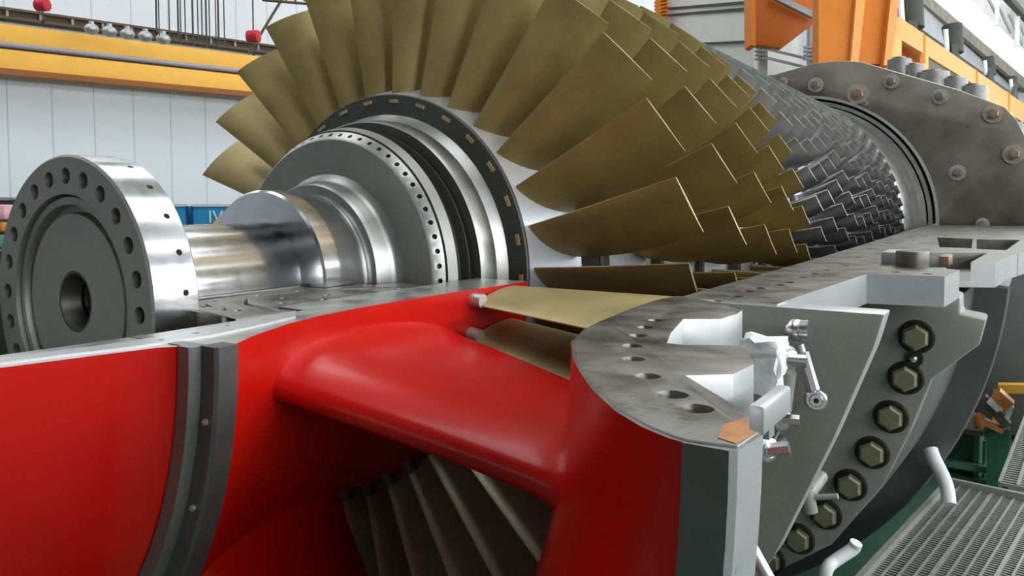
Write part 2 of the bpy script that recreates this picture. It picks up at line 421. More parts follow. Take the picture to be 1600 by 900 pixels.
# hub joint strip, brighter, with bolt holes
bm = bmesh.new()
prism(bm, [jp(0, 563), jp(120, 548), jp(200, 537), jp(285, 523), jp(330, 513), jp(400, 500), jp(462, 488), jp(462, 497), jp(400, 512), jp(330, 527), jp(285, 534), jp(200, 546), jp(100, 558), jp(0, 571)], -.03, .012)
cut = bmesh.new()
for px, py in ((250, 535), (305, 524), (352, 512), (410, 502)):
    p = jp(px, py); cyl(cut, (*p, -.1), (*p, .1), .022, n=12)
link('joint_strip', bm, 'sidewhite', inlet, bool_cut=cut)
# struts ---------------------------------------------------------------
def strut(ang, tend=1.45, r_in=1.84, r_out=3.86):
    bm = bmesh.new(); rings = []
    N = 44; K = 36
    for i in range(N):
        s = i/(N-1); r = r_in+(r_out-r_in)*s
        k = 1+.35*math.exp(-((r-r_in-.02)/.13)**2)+.7*math.exp(-((r_out-.1-r)/.16)**2)
        t_ = min(1, max(0, (r-1.9)/(3.68-1.9))); le = .01+.50*t_; te = tend
        ex = (k-1)*.10; le -= ex; te += ex*.6
        c = te-le; ring = []
        th = .155*k
        for j in range(K):
            u = 2*PI*j/K
            x = .5-.5*math.cos(u); sgn = 1 if u < PI else -1
            xx = x**.85
            h = th*math.sqrt(max(0, 1-abs(2*xx-1)**2.5))*(1-.25*x)
            ring.append((le+c*x, sgn*h))
        R_ = []
        for (yy, hh) in ring:
            a = ang+R(-2.6)*s
            R_.append(bm.verts.new((r*math.cos(a)-hh*math.sin(a), yy, r*math.sin(a)+hh*math.cos(a))))
        rings.append(R_)
    for A, B in zip(rings, rings[1:]):
        for j in range(K): bm.faces.new((A[j], A[(j+1) % K], B[(j+1) % K], B[j]))
    bm.faces.new(rings[0]); bm.faces.new(rings[-1][::-1])
    return link('strut', bm, 'red', inlet, angle=60)
strut(R(-9.3), 1.8)
for d in (-57, -104): strut(R(d))
# bellmouth shell: red inside, steel lip in front
BELL = [(2.45, 3.36), (2.13, 3.33), (1.7, 3.36), (1.22, 3.42), (.9, 3.48), (.55, 3.60), (.215, 3.80), (0, 3.95), (-.22, 4.12), (-.44, 4.32), (-.56, 4.47), (-.62, 4.58), (-.634, 4.632)]
bm = bmesh.new()
half(bm, BELL+[(-.40, 4.62), (-.25, 4.36), (0, 4.16), (.3, 3.98), (.8, 3.75), (1.4, 3.6), (2.45, 3.52)], n=110)
for f in bm.faces:
    if all(abs(v.co.z) < 1e-4 for v in f.verts): f.material_index = 1
link('bellmouth', bm, ['red', 'joint'], inlet)
bm = bmesh.new()
half(bm, [(-.64, 4.63), (-.64, 4.765), (-.625, 4.785), (-.44, 4.80), (-.43, 4.79), (-.43, 4.63)], n=110, mis=[0, 1, 1, 1, 0, 0])  # outer rim coloured paler for the light on it
for f in bm.faces:
    if all(abs(v.co.z) < 1e-4 for v in f.verts): f.material_index = 2
link('bellmouth_lip', bm, ['lipdark', 'sidewhite', 'joint'], inlet, angle=25)
# joint face of the bellmouth: inner edge follows the bell, outer edge with its notches
inner = [(r+.012, y+.014) for y, r in BELL[::-1]]
outer = [(3.52, 2.45), jp(1160, 486), jp(1152, 492), jp(1126, 500), jp(1068, 500), jp(1048, 522), jp(1042, 538), (4.10, .74), jp(1165, 541), jp(1178, 571), jp(1146, 587), jp(1071, 589), jp(1152, 639), jp(1168, 654), jp(1169, 674), (4.785, -.435), (4.775, -.60)]
bm = bmesh.new(); prism(bm, inner+outer, -.36, .006, side_mi=1)  # side walls coloured pale as lit faces
cut = bmesh.new()
for i, (px, py) in enumerate([(1088, 641), (1050, 619), (1012, 590), (990, 563), (988, 542), (997, 526), (1009, 513), (1025, 502)]):
    p = jp(px, py); cyl(cut, (*p, -.5), (*p, .1), (.058, .058, .05, .05, .048, .045, .045, .045)[i], n=24)
link('bellmouth_joint_face', bm, ['joint', 'sidewhite'], inlet, bool_cut=cut, bevel=.006)
bm = bmesh.new(); prism(bm, [jp(1168, 655), jp(1130, 668), jp(1122, 688), jp(1149, 697), jp(1182, 680), jp(1169, 674)], .0062, .0085)
link('rust_patch', bm, 'rustprimer', inlet)
# outer wall of the inlet behind the lip, and the lug beneath the notch
bm = bmesh.new()
half(bm, [(.0, 4.18), (.0, 4.30), (.3, 4.12), (.9, 3.86), (2.42, 3.74), (2.42, 3.62), (.9, 3.76), (.3, 4.02)], n=90, a0=-PI+R(4), a1=-R(4))
link('outer_wall', bm, 'castdark', inlet)
bm = bmesh.new()
lx, ly = 4.60, .02
yl_ = .12; p0, p1 = on(1170, 632, 1, yl_), on(1194, 682, 1, yl_)
box(bm, ((p0.x+p1.x)/2, yl_+.19, (p0.z+p1.z)/2), (p1.x-p0.x, .38, p0.z-p1.z))
link('joint_lug', bm, 'sidewhite', inlet, bevel=.012)
# variable inlet guide vanes -------------------------------------------
def guide_vane(ang, mk):
    bm = bmesh.new(); rings = []
    for i in range(9):
        s = i/8; r = 1.93+(3.34-1.93)*s
        c0 = .52+.36*s; cl = 2.27-.42*c0-.08*s; ct = cl+c0
        sec = aerofoil((cl, -.07*c0), (ct, .12*c0), .03, .07, 10)
        rings.append([bm.verts.new((r*math.cos(ang+t/r), yy, r*math.sin(ang+t/r))) for yy, t in sec])
    k = len(rings[0])
    for A, B in zip(rings, rings[1:]):
        for j in range(k): bm.faces.new((A[j], A[(j+1) % k], B[(j+1) % k], B[j]))
    bm.faces.new(rings[0]); bm.faces.new(rings[-1][::-1])
    u = Vector((math.cos(ang), 0, math.sin(ang)))
    o = link('guide_vane', bm, mk, inlet, angle=40)
    bm = bmesh.new()
    cyl(bm, u*1.86+Vector((0, 2.06, 0)), u*1.99+Vector((0, 2.06, 0)), .055, n=20)
    b = link('spindle', bm, 'sidewhite' if mk == 'vane' else 'castdark', None); setpar(b, o); b.matrix_parent_inverse = Matrix.Translation(-inlet.location) if False else Matrix.Identity(4)
    b.matrix_parent_inverse = (Matrix.Translation(-inlet.location)).inverted() @ Matrix.Translation(-inlet.location)
for k in range(23):
    guide_vane(R(-2.4-8*k), 'vane' if k < 2 else 'vaneold')

# ================================================================== COMPRESSOR CASING (lower half)
casing = empty('compressor_casing', (4.2, 6, -4.9), 'grey lower compressor casing with bolted vertical flanges, open to the rotor', 'compressor casing')
# front flange plate: faceted outline
def half_plate(outl, rin, y0, y1, n=40):
    """outl: right-hand outline (x, z) from the joint downward to the bottom; mirrored; bored at rin"""
    left = [(-x, z) for x, z in outl[::-1]]
    ring = outl+[p for p in left if abs(p[0]) > 1e-6]
    inn = [(rin*math.cos(-PI+PI*i/n), outl[0][1] if i in (0, n) else rin*math.sin(-PI+PI*i/n)) for i in range(n+1)]
    return ring+inn
bm = bmesh.new()
prism(bm, half_plate([(4.10, -.012), (4.71, -.012), (4.655, -.22), (4.43, -.83), (4.08, -1.66), (3.62, -2.45), (3.0, -3.2), (2.0, -3.9), (1, -4.25), (0, -4.4)], 3.62, 2.42, 2.62), 2.42, 2.66, axis='y', side_mi=1)
link('front_flange', bm, ['cast', 'sidewhite'], casing, bevel=.012)
# joint face from stage one to the bulkhead
inner = [(3.40, 2.44), (3.40, 7.0), (3.36, 10), (3.30, 14), (3.25, 19.5)]
outer = [(5.5, 19.5), (5.42, 12.9), (5.37, 9.0), (5.20, 8.0), (5.12, 7.0), (4.72, 6.8), (4.74, 5.9), (4.87, 5.79), (4.81, 5.03), (4.20, 4.93), (4.07, 2.66), (4.07, 2.44)]
bm = bmesh.new(); prism(bm, inner+outer, -.27, .0, side_mi=1)
cut = bmesh.new()
def pocket(pix, d=.2):
    poly = [jp(*p) for p in pix]; prism(cut, poly, -d, .1)
pocket([(1448, 395), (1543, 395), (1502, 418), (1448, 418)])
pocket([(1464, 371), (1520, 373), (1518, 388), (1468, 386)])
pocket([(1526, 374), (1594, 375), (1572, 391), (1526, 389)])
for px, py in [(1216, 445), (1232, 441), (1252, 433), (1270, 428), (1290, 422), (1320, 415), (1118, 470), (1150, 463), (1168, 455), (1185, 450), (1398, 425), (1448, 428), (1340, 402), (1368, 396), (1375, 377), (1405, 372), (1435, 366), (1450, 364)]:
    p = jp(px, py); cyl(cut, (*p, -.5), (*p, .1), .05, n=16)
for k in range(8):
    p = jp(1556+k*8, 420-k*4.6); cyl(cut, (*p, -.3), (*p, .1), .045, n=12)
link('joint_face', bm, ['joint', 'sidewhite'], casing, bool_cut=cut)
p = jp(1425, 417); bm = bmesh.new(); cyl(bm, (*p, -.05), (*p, .16), .15, n=32)
link('joint_dowel', bm, 'bulk', casing, bevel=.01)
p = jp(1398, 412); bm = bmesh.new(); box(bm, (p[0], p[1]+.1, .06), (.22, .5, .14)); link('joint_key', bm, 'sidewhite', casing, bevel=.01)
p = jp(1478, 404); bm = bmesh.new(); box(bm, (p[0], p[1], -.02), (.10, .5, .12)); link('joint_key', bm, 'rust', casing, bevel=.01)
# barrel under the joint
bm = bmesh.new()
half(bm, [(2.4, 3.42), (2.4, 3.72), (2.8, 3.74), (5.9, 3.95), (6.6, 4.2), (9.5, 4.6), (12, 4.9), (19.5, 4.9), (19.5, 3.4), (7, 3.42)], n=90, a0=-PI+R(3.2), a1=-R(3.2))
link('barrel', bm, 'castdark', casing)
# second vertical flange with lugs
bm = bmesh.new()
prism(bm, half_plate([(4.2, -.27), (4.87, -.27), (4.875, -.445), (5.09, -.48), (5.04, -.73), (4.64, -1.12), (4.45, -1.71), (4.22, -2.28), (3.73, -3.02), (3.2, -3.44), (2.4, -3.95), (1.2, -4.5), (0, -4.65)], 3.9, 5.98, 6.45), 5.98, 6.45, axis='y', side_mi=1)
link('middle_flange', bm, ['cast', 'cast'], casing, bevel=.03)
for k in range(12):
    a = R(-8.9-5.48*k); c = Vector((4.55*math.cos(a), 5.98, 4.55*math.sin(a)))
    if k: 
        pass
    bm = bmesh.new(); torus(bm, c, (0, -1, 0), .150, .022, n=32, k=8, mi=1); cyl(bm, c, c+Vector((0, -.012, 0)), .15, n=32, mi=1)  # black ring and disc double as the shade of the counterbore
    hexhead(bm, c+Vector((0, -.01, 0)), (0, -1, 0), .128, .085)
    link('hex_bolt', bm, ['bolt', 'oxideshade'], casing, angle=25)
bm = bmesh.new(); c = on(1428, 560, 1, 5.98); cyl(bm, c, c+Vector((0, -.02, 0)), .085, n=24, mi=1); sphere(bm, c+Vector((0, -.03, 0)), .038)
link('dowel_pin', bm, ['chrome', 'oxideshade'], casing)
# further casing ring behind the flange
bm = bmesh.new()
half(bm, [(6.45, 3.9), (6.45, 4.75), (6.9, 4.85), (7.9, 4.9), (7.9, 5.23), (7.93, 5.25), (8.17, 5.25), (8.2, 5.23), (8.2, 4.95), (10.8, 5.0), (10.8, 3.9)], n=90, a0=-PI+R(4), a1=-R(4))
link('rear_barrel', bm, 'castdark', casing)
bm = bmesh.new()
half(bm, [(10.8, 3.9), (10.8, 5.05), (11.0, 5.15), (18.5, 5.2), (19.0, 5.1), (19.0, 3.9)], n=90, a0=-PI+R(4), a1=-R(4))
link('diffuser_barrel', bm, 'steelgrey', casing)
# stator vanes left standing in the lower half, by the joint
for i, st in enumerate(ST[:5]):
    y0 = st[0]+st[3]+.20; y1 = ST[i+1][0]-.14
    for k in range(3):
        a = R(-1.6-7.5*k); bm = bmesh.new(); rings = []
        for j in range(5):
            r = (st[2]+.30)+(3.42-st[2]-.30)*j/4
            sec = aerofoil((y0, 0), (y1, .16), .06, .08, 8)
            rings.append([bm.verts.new((r*math.cos(a-t/r), yy, r*math.sin(a-t/r))) for yy, t in sec])
        n_ = len(rings[0])
        for A, B in zip(rings, rings[1:]):
            for j in range(n_): bm.faces.new((A[j], A[(j+1) % n_], B[(j+1) % n_], B[j]))
        bm.faces.new(rings[0]); bm.faces.new(rings[-1][::-1])
        link('stator_vane', bm, 'vane', casing, angle=40)

for yy, pr in ((2.53, casing), (13.0, casing)):
    bm = bmesh.new(); box(bm, (0, yy, -ZJ+.55), (4.5, .5, 1.1)); link('support_pedestal', bm, 'green', pr, bevel=.03)

# ================================================================== BULKHEAD (turbine casing front)
YB = 19.6
bulk = empty('turbine_bulkhead', (4, YB+.6, -4.9), 'dark steel bulkhead with round opening and rusty nuts behind the rotor', 'bulkhead')
out_r = [(6.0, -.02), (5.75, 1.1), (5.20, 2.20), (5.06, 2.52), (4.80, 2.85), (3.83, 3.34), (2.74, 3.78), (1.58, 4.25), (1.0, 4.33), (.44, 4.33), (-.67, 4.12), (-2.5, 4.25), (-4.2, 3.3), (-5.2, 2.2), (-5.75, 1.1), (-6.0, -.02)]
inn = [(3.40*math.cos(PI*i/64), max(3.40*math.sin(PI*i/64), -.02) if i not in (0, 64) else -.02) for i in range(65)][::-1]
bm = bmesh.new(); prism(bm, out_r+inn, YB, YB+1.1, axis='y', side_mi=1)  # edge faces get the painted highlight colour
link('bulkhead_plate', bm, ['bulk', 'bulkedge'], bulk, bevel=.03)
bm = bmesh.new(); rev(bm, [(YB-.04, 3.40), (YB-.04, 3.47), (YB+.02, 3.47), (YB+.02, 3.40)], 0, PI, n=90)
link('bore_lip', bm, 'bulkedge', bulk)
bm = bmesh.new(); rev(bm, [(YB-.1, 3.24), (YB-.1, 3.33), (YB+.6, 3.33), (YB+.6, 3.24)], 0, PI, n=90)
link('inner_ring', bm, 'machined', bulk)
bm = bmesh.new(); prism(bm, [(3.4*math.cos(PI*i/40), 3.4*math.sin(PI*i/40)) for i in range(41)], YB+1.0, YB+1.08, axis='y')  # black sheet standing for the dark inside the opening
link('dark_backing', bm, 'black', bulk)
bm = bmesh.new(); box(bm, (0, YB+.9, -2.6), (11.6, 1.4, 5.1))
link('bulkhead_base', bm, 'castdark', bulk, bevel=.05)
for (px, py, r, mk) in [(1275, 133, .20, 'nutgrey'), (1341, 147, .27, 'rust'), (1393, 127, .19, 'nutgrey'), (1469, 151, .19, 'nutgrey'), (1552, 178, .22, 'rust'), (1584, 241, .23, 'rust'), (1496, 270, .19, 'nutgrey'), (1224, 128, .12, 'nutgrey'), (1352, 161, .07, 'nutgrey'), (1535, 350, .15, 'nutgrey')]:
    c = on(px, py, 1, YB); bm = bmesh.new()
    cyl(bm, c, c+Vector((0, -.05, 0)), r, n=28, mi=1)
    hexhead(bm, c+Vector((0, -.05, 0)), (0, -1, 0), r*.62, .14)
    cyl(bm, c+Vector((0, -.05, 0)), c+Vector((0, -.24, 0)), r*.3, n=14)
    link('flange_nut', bm, [mk, 'washring'], bulk, angle=30)
for (px, py, r) in [(1405, 100, .30), (1427, 110, .28), (1456, 121, .42), (1490, 131, .33), (1520, 143, .33)]:
    c = on(px, py+14, 1, YB+1.5); bm = bmesh.new()
    cyl(bm, c+Vector((0, 0, -.35)), c+Vector((0, 0, .36)), r, n=24); cyl(bm, c+Vector((0, 0, .36)), c+Vector((0, 0, .43)), r*.5, n=16)
    link('top_stud', bm, 'nutgrey', bulk)
bm = bmesh.new(); prism(bm, [(1.4, 4.1), (2.74, 3.62), (3.83, 3.2), (4.7, 2.8), (4.7, 2.2), (0.5, 2.6)], YB+1.1, YB+2.2, axis='y')
link('stud_ledge', bm, 'bulk', bulk)

# ================================================================== LINKAGE on the side of the casing
def rod_end(bm, c, nrm, r, mi=0):
    torus(bm, c, nrm, r*.72, r*.32, n=26, k=10, mi=mi); n = Vector(nrm).normalized()
    cyl(bm, Vector(c)-n*r*.36, Vector(c)+n*r*.36, r*.52, n=18, mi=1); cyl(bm, Vector(c)-n*r*.40, Vector(c)+n*r*.40, r*.24, n=14, mi=2)
YP = 2.42
link_rod = empty('hanging_link_rod', on(1243, 512, 1, YP-.15), 'pale link rod with loose eye end hanging on the grey flange plate', 'link rod')
a, b = on(1243, 516, 1, YP-.14), on(1275, 625, 1, YP-.14)
bm = bmesh.new(); sphere(bm, a, .075, sc=(1, 1, .95)); cyl(bm, a, (a.x+.02, YP-.012, a.z), .035, n=16); cyl(bm, a+Vector((.03, 0, 0)), a+Vector((.085, .0, .005)), .066, n=20)
link('ball_joint', bm, 'chrome', link_rod)
d = (b-a).normalized(); bm = bmesh.new(); cyl(bm, a+d*.09, a+d*.14, .028, n=14); cyl(bm, a+d*.14, a+d*.38, .042, n=8); cyl(bm, a+d*.38, b-d*.05, .026, n=14)
link('rod', bm, 'sidewhite', link_rod)
bm = bmesh.new(); rod_end(bm, b, (.25, -1, .05), .068); link('eye_end', bm, ['chrome', 'chrome', 'oxideshade'], link_rod)
lk2 = empty('vane_link', on(1226, 560, 1, YP-.2), 'dark upright link with chrome ball ends beside the white wrapped bracket', 'link rod')
a, b = on(1229, 562, 1, YP-.36), on(1221, 655, 1, YP-.36)
bm = bmesh.new(); rod_end(bm, a, (.8, -.5, 0), .085); cyl(bm, a, a+Vector((.11, .02, 0)), .04, n=16, mi=0); link('upper_ball_end', bm, ['chrome', 'chrome', 'oxideshade'], lk2)
bm = bmesh.new(); cyl(bm, a+Vector((0, 0, -.07)), b+Vector((0, 0, .06)), .058, n=20); link('sleeve', bm, 'cast', lk2)
bm = bmesh.new(); rod_end(bm, b, (.8, -.5, 0), .07); cyl(bm, b, b+Vector((.1, .02, 0)), .035, n=6, mi=0); link('lower_ball_end', bm, ['chrome', 'chrome', 'oxideshade'], lk2)
lk3 = empty('lower_vane_link', on(1200, 700, 1, YP-.5), 'small chrome link end below the steel lug, close to the bellmouth rim', 'link rod')
a = on(1199, 703, 1, YP-.5)
bm = bmesh.new(); rod_end(bm, a, (.8, -.5, 0), .075); cyl(bm, a, a+Vector((.12, .02, .03)), .04, n=6, mi=0); link('ball_end', bm, ['chrome', 'chrome', 'oxideshade'], lk3)
bm = bmesh.new(); cyl(bm, a, on(1222, 660, 1, YP-.22), .02, n=12); cyl(bm, a, a+Vector((.02, .25, 0)), .03, n=12); link('stem', bm, 'ringgrey', lk3)
brk = empty('wrapped_bracket', on(1195, 570, 1, 1.1), 'bracket wrapped in white sheeting standing beside the notched joint face', 'wrapped bracket')
bm = bmesh.new()
c = on(1195, 572, 1, 1.15)
box(bm, c+Vector((.01, 0, .0)), (.12, .16, .24)); box(bm, c+Vector((-.01, 0, .10)), (.18, .2, .08)); box(bm, c+Vector((.06, .02, .03)), (.05, .14, .14))
bmesh.ops.subdivide_edges(bm, edges=bm.edges[:], cuts=3, use_grid_fill=True)
for v in bm.verts: v.co += Vector((random.uniform(-.012, .012), random.uniform(-.012, .012), random.uniform(-.012, .012)))
link('sheeting', bm, 'white', brk, angle=80, bevel=0)
bm = bmesh.new(); box(bm, c+Vector((-.02, .03, -.22)), (.10, .10, .28)); link('stem', bm, 'cast', brk)
# handle on the casing side
hd = empty('clamp_handle', on(1268, 770, 1, 3.6), 'short bright T shaped clamp handle against the grey flange plate', 'clamp')
c = on(1262, 772, 1, 3.5)
bm = bmesh.new(); cyl(bm, c, c+Vector((0, .45, 0)), .055, n=16); cyl(bm, c+Vector((-.02, 0, .04)), c+Vector((.02, .0, -.14)), .06, n=16); link('clamp_body', bm, 'cast', hd)
bm = bmesh.new(); cyl(bm, c+Vector((.03, 0, -.02)), c+Vector((.22, 0, .03)), .022, n=12); link('clamp_arm', bm, 'sidewhite', hd)

# ================================================================== PLATFORM, PIPES, MACHINES lower right
ZG = -3.0
plat = empty('grating_platform', on(1480, 830, 2, ZG), 'grey steel grating walkway beside the lower casing', 'platform')
P1, P2 = on(1484, 754, 2, ZG), on(1352, 898, 2, ZG)
dirv = (P1-P2).normalized(); dirv.z = 0; side = Vector((dirv.y, -dirv.x, 0))
L0, L1 = -.35, (P1-P2).length; Wd = 4.2
bm = bmesh.new()
n_ = int((L1-L0)/.058)
for i in range(n_+1):                       # cross rods
    p = P2+dirv*(L0+(L1-L0)*i/n_); box(bm, p+side*Wd/2+Vector((0, 0, -.03)), (.016, Wd, .04), rz=math.atan2(dirv.y, dirv.x))
for j in range(int(Wd/.12)+1):
    p = P2+dirv*(L0+L1)/2+side*(j*.12); box(bm, p+Vector((0, 0, -.05)), (L1-L0, .022 if j % 4 else .04, .09), rz=math.atan2(dirv.y, dirv.x))
link('grating', bm, 'grating', plat, smooth=False)
for s_, nm in ((0, 'edge_bar'), (Wd, 'edge_bar')):
    bm = bmesh.new(); p = P2+dirv*(L0+L1)/2+side*s_; box(bm, p+Vector((0, 0, -.05)), (L1-L0, .06, .22), rz=math.atan2(dirv.y, dirv.x)); link(nm, bm, 'grating', plat)
bm = bmesh.new(); p = P2+dirv*L1+side*Wd/2; box(bm, p+Vector((0, 0, -.05)), (.06, Wd, .22), rz=math.atan2(dirv.y, dirv.x)); link('end_bar', bm, 'grating', plat)
for t_, s_ in ((-.2, .15), (L1-.1, .15), (L1-.1, Wd-.15)):
    p = P2+dirv*t_+side*s_; bm = bmesh.new(); box(bm, (p.x, p.y, (ZG-.1-ZJ)/2), (.14, .14, ZJ+ZG-.1)); link('post', bm, 'steelgrey', plat)
# second strip of grating going up to the right
Z2 = -3.0
plat2 = empty('far_walkway', on(1590, 700, 2, Z2), 'narrow steel grating strip running away beyond the main walkway', 'platform')
A_, B_ = on(1562, 752, 2, Z2), on(1600, 655, 2, Z2); C_ = A_+Vector((1.2, -.1, 0))
d2 = (B_-A_).normalized(); L2 = 9; s2 = Vector((d2.y, -d2.x, 0))
bm = bmesh.new()
for i in range(90): box(bm, A_+d2*(L2*i/90)+s2*.6+Vector((0, 0, -.03)), (.03, 1.2, .04), rz=math.atan2(d2.y, d2.x))
for j in range(7): box(bm, A_+d2*L2/2+s2*(.2*j)+Vector((0, 0, -.05)), (L2, .04, .10), rz=math.atan2(d2.y, d2.x))
link('grating', bm, 'grating', plat2, smooth=False)
for t_ in (.3, 4.5, 8.7):
    p = A_+d2*t_+s2*.6; bm = bmesh.new(); box(bm, (p.x, p.y, (Z2-.1-ZJ)/2), (.14, .9, ZJ+Z2-.1)); link('post', bm, 'steelgrey', plat2)
# white bent pipe by the casing
bm = bmesh.new(); tube(bm, smooth_path([on(1454, 702, 1, 7.75), on(1459, 716, 1, 7.7), on(1472, 742, 1, 7.8), on(1480, 764, 1, 7.7), on(1483, 788, 1, 7.6)]), .08)
tag(link('bent_pipe', bm, 'whitepaint'), 'white curved pipe rising between the dark casing and the grating walkway', 'pipe')
bm = bmesh.new(); tube(bm, smooth_path([on(1338, 848, 1, 4.6), on(1332, 858, 1, 4.6), on(1305, 876, 1, 4.5), on(1292, 890, 1, 4.4), on(1288, 925, 1, 4.4), on(1288, 990, 1, 4.4)]), .055)
tag(link('bent_rod', bm, 'whitepaint'), 'pale bent handrail end under the bolted flange at the bottom edge', 'handrail')
bm = bmesh.new(); p, q_ = on(1168, 845, 1, 1.3), on(1205, 912, 1, 1.3); tube(bm, [p, q_, q_+(q_-p)*2], .035)
tag(link('support_bar', bm, 'sidewhite'), 'pale slanted support bar right of the bellmouth rim at the bottom', 'bar')
# green machine beyond the walkway
gm = empty('green_machine_base', on(1505, 720, 2, -ZJ+.1), 'dark green machine pedestal on the floor behind the curved white pipe', 'machine base')
YG = 16.6
c0, c1 = on(1466, 668, 1, YG), on(1530, 750, 1, YG)
bm = bmesh.new(); box(bm, ((c0.x+c1.x)/2, YG+.9, (c0.z-ZJ)/2), (c1.x-c0.x, 1.8, c0.z+ZJ)); link('body', bm, 'green', gm, bevel=.03)
p = on(1500, 722, 1, YG); bm = bmesh.new(); box(bm, ((c0.x+c1.x)/2+.1, YG-.1, p.z), (c1.x-c0.x+.25, .5, .12)); link('ledge', bm, 'greenlight', gm, bevel=.02)
p = on(1526, 700, 1, YG); bm = bmesh.new(); box(bm, (p.x, YG-.06, p.z-.1), (.10, .1, 1.1)); box(bm, (p.x+.14, YG-.06, p.z-.2), (.05, .1, .8)); link('corner_post', bm, 'greenlight', gm)
bm = bmesh.new(); p = on(1497, 668, 1, YG-.3); box(bm, p, (.95, .5, .10)); link('top_plate', bm, 'truss', gm)
ct = empty('orange_trolley', on(1545, 650, 1, 16.5), 'tilted orange and white clamp tool lying above the dark green pedestal', 'clamp tool')
YT = 15.9
def bar(bm, p, q, w, h, mi=0):
    p, q = Vector(p), Vector(q); d = q-p; rot = d.to_track_quat('X', 'Z').to_matrix().to_4x4(); box(bm, (p+q)/2, (d.length, w, h), rot=rot, mi=mi)
bm = bmesh.new(); bar(bm, on(1535, 620, 1, YT), on(1574, 664, 1, YT), .3, .16); link('long_bar', bm, 'truss', ct)
bm = bmesh.new(); bar(bm, on(1556, 614, 1, YT), on(1578, 634, 1, YT), .35, .22); bar(bm, on(1520, 650, 1, YT), on(1568, 672, 1, YT), .3, .10); link('orange_bar', bm, 'copper', ct)
bm = bmesh.new(); bar(bm, on(1545, 624, 1, YT-.1), on(1562, 640, 1, YT-.1), .2, .12); bar(bm, on(1580, 634, 1, YT), on(1570, 660, 1, YT), .2, .10); link('white_strap', bm, 'whitepaint', ct)
bm = bmesh.new(); p = on(1530, 658, 1, YT-.1); sphere(bm, p, .13, sc=(.8, .8, 1.4)); link('copper_knob', bm, 'copper', ct)
bm = bmesh.new(); p = on(1560, 672, 1, YT); box(bm, (p.x, YT+.3, (p.z-ZJ)/2), (.4, .4, p.z+ZJ)); link('stand', bm, 'green', ct)
bm = bmesh.new(); p = on(1640, 607, 1, 19); q_ = on(1560, 606, 1, 19); bar(bm, q_, p, .3, .2)
for e_ in (q_, p): box(bm, (e_.x, 19, (e_.z-ZJ)/2), (.2, .25, e_.z+ZJ-.1))
tag(link('yellow_barrier', bm, 'yellow'), 'low yellow barrier rail above the green floor at the right edge', 'barrier')

# ================================================================== HALL
ZC = 20.0
ZM, ZH = (ZC-ZJ)/2, ZC+ZJ
def struct(name, bm, mk, **k): return tag(link(name, bm, mk, smooth=False, **k), kind='structure')
WD = Vector((math.sin(R(13)), math.cos(R(13)), 0)); WN = Vector((WD.y, -WD.x, 0))    # left wall: along / towards the hall
W0 = deep(0, 130, 32.5); W0.z = 0
def wl(s, n, z): return W0+WD*s+WN*n+Vector((0, 0, z))
WR = math.atan2(WD.y, WD.x)
bm = bmesh.new(); box(bm, (5, 20, -ZJ-.15), (130, 130, .3)); struct('floor', bm, 'floorgreen')
# panelled left wall
m_ = bpy.data.materials.new('white_wall_panels'); m_.use_nodes = True; nt = m_.node_tree; b_ = nt.nodes['Principled BSDF']
tc = nt.nodes.new('ShaderNodeTexCoord'); br = nt.nodes.new('ShaderNodeTexBrick'); mp = nt.nodes.new('ShaderNodeMapping')
mp.inputs['Rotation'].default_value = (R(90), 0, R(90)); nt.links.new(tc.outputs['Object'], mp.inputs['Vector'])
mp.inputs['Rotation'].default_value = (0, 0, 0)
sep = nt.nodes.new('ShaderNodeSeparateXYZ'); nt.links.new(tc.outputs['Object'], sep.inputs[0])
ma = nt.nodes.new('ShaderNodeMath'); ma.operation = 'MULTIPLY'; ma.inputs[1].default_value = 1/(1.62*S); nt.links.new(sep.outputs['Y'], ma.inputs[0])
fr_ = nt.nodes.new('ShaderNodeMath'); fr_.operation = 'FRACT'; nt.links.new(ma.outputs[0], fr_.inputs[0])
lt = nt.nodes.new('ShaderNodeMath'); lt.operation = 'LESS_THAN'; lt.inputs[1].default_value = .03; nt.links.new(fr_.outputs[0], lt.inputs[0])
mx = nt.nodes.new('ShaderNodeMix'); mx.data_type = 'RGBA'; nt.links.new(lt.outputs[0], mx.inputs[0])
mx.inputs[6].default_value = (.74, .77, .80, 1); mx.inputs[7].default_value = (.50, .54, .58, 1); nt.links.new(mx.outputs[2], b_.inputs['Base Color'])
b_.inputs['Roughness'].default_value = .5; nt.nodes.remove(br); nt.nodes.remove(mp)
M['wall'] = m_
bm = bmesh.new(); box(bm, wl(25, -.3, ZM), (120, .6, ZH), rz=WR); struct('wall_left', bm, 'wall')
bm = bmesh.new(); box(bm, (20, 86, ZM), (130, .6, ZH)); struct('wall_back', bm, 'cabin')

# crane girder on the left
gird = empty('crane_girder', wl(6, 2.2, 5.4), 'long yellow crane girder along the white wall on the left', 'crane girder')
GA, GB = -14, 60; gl = GB-GA; gc = (GA+GB)/2; GN = 2.0
zt, zb = deep(0, 30, 30).z, deep(0, 101, 30).z
zm1, zm2 = deep(0, 59, 30).z, deep(0, 70, 30).z
bm = bmesh.new(); box(bm, wl(gc, GN-.35, (zt+zm1)/2), (gl, .8, zt-zm1), rz=WR); link('upper_flange', bm, 'yellow', gird, bevel=.02)
bm = bmesh.new(); box(bm, wl(gc, GN-.35, (zm2+zb)/2), (gl, .8, zm2-zb), rz=WR); link('lower_flange', bm, 'yellow', gird, bevel=.02)
bm = bmesh.new(); box(bm, wl(gc, GN-.4, (zm1+zm2)/2), (gl, .5, zm1-zm2), rz=WR); link('web', bm, 'truss', gird)
bm = bmesh.new(); tube(bm, [wl(GA, GN+.0, (zm1+zm2)/2+.05), wl(GB, GN+.0, (zm1+zm2)/2+.05)], (zm1-zm2)*.40, n=10); link('power_rail', bm, 'rail', gird)
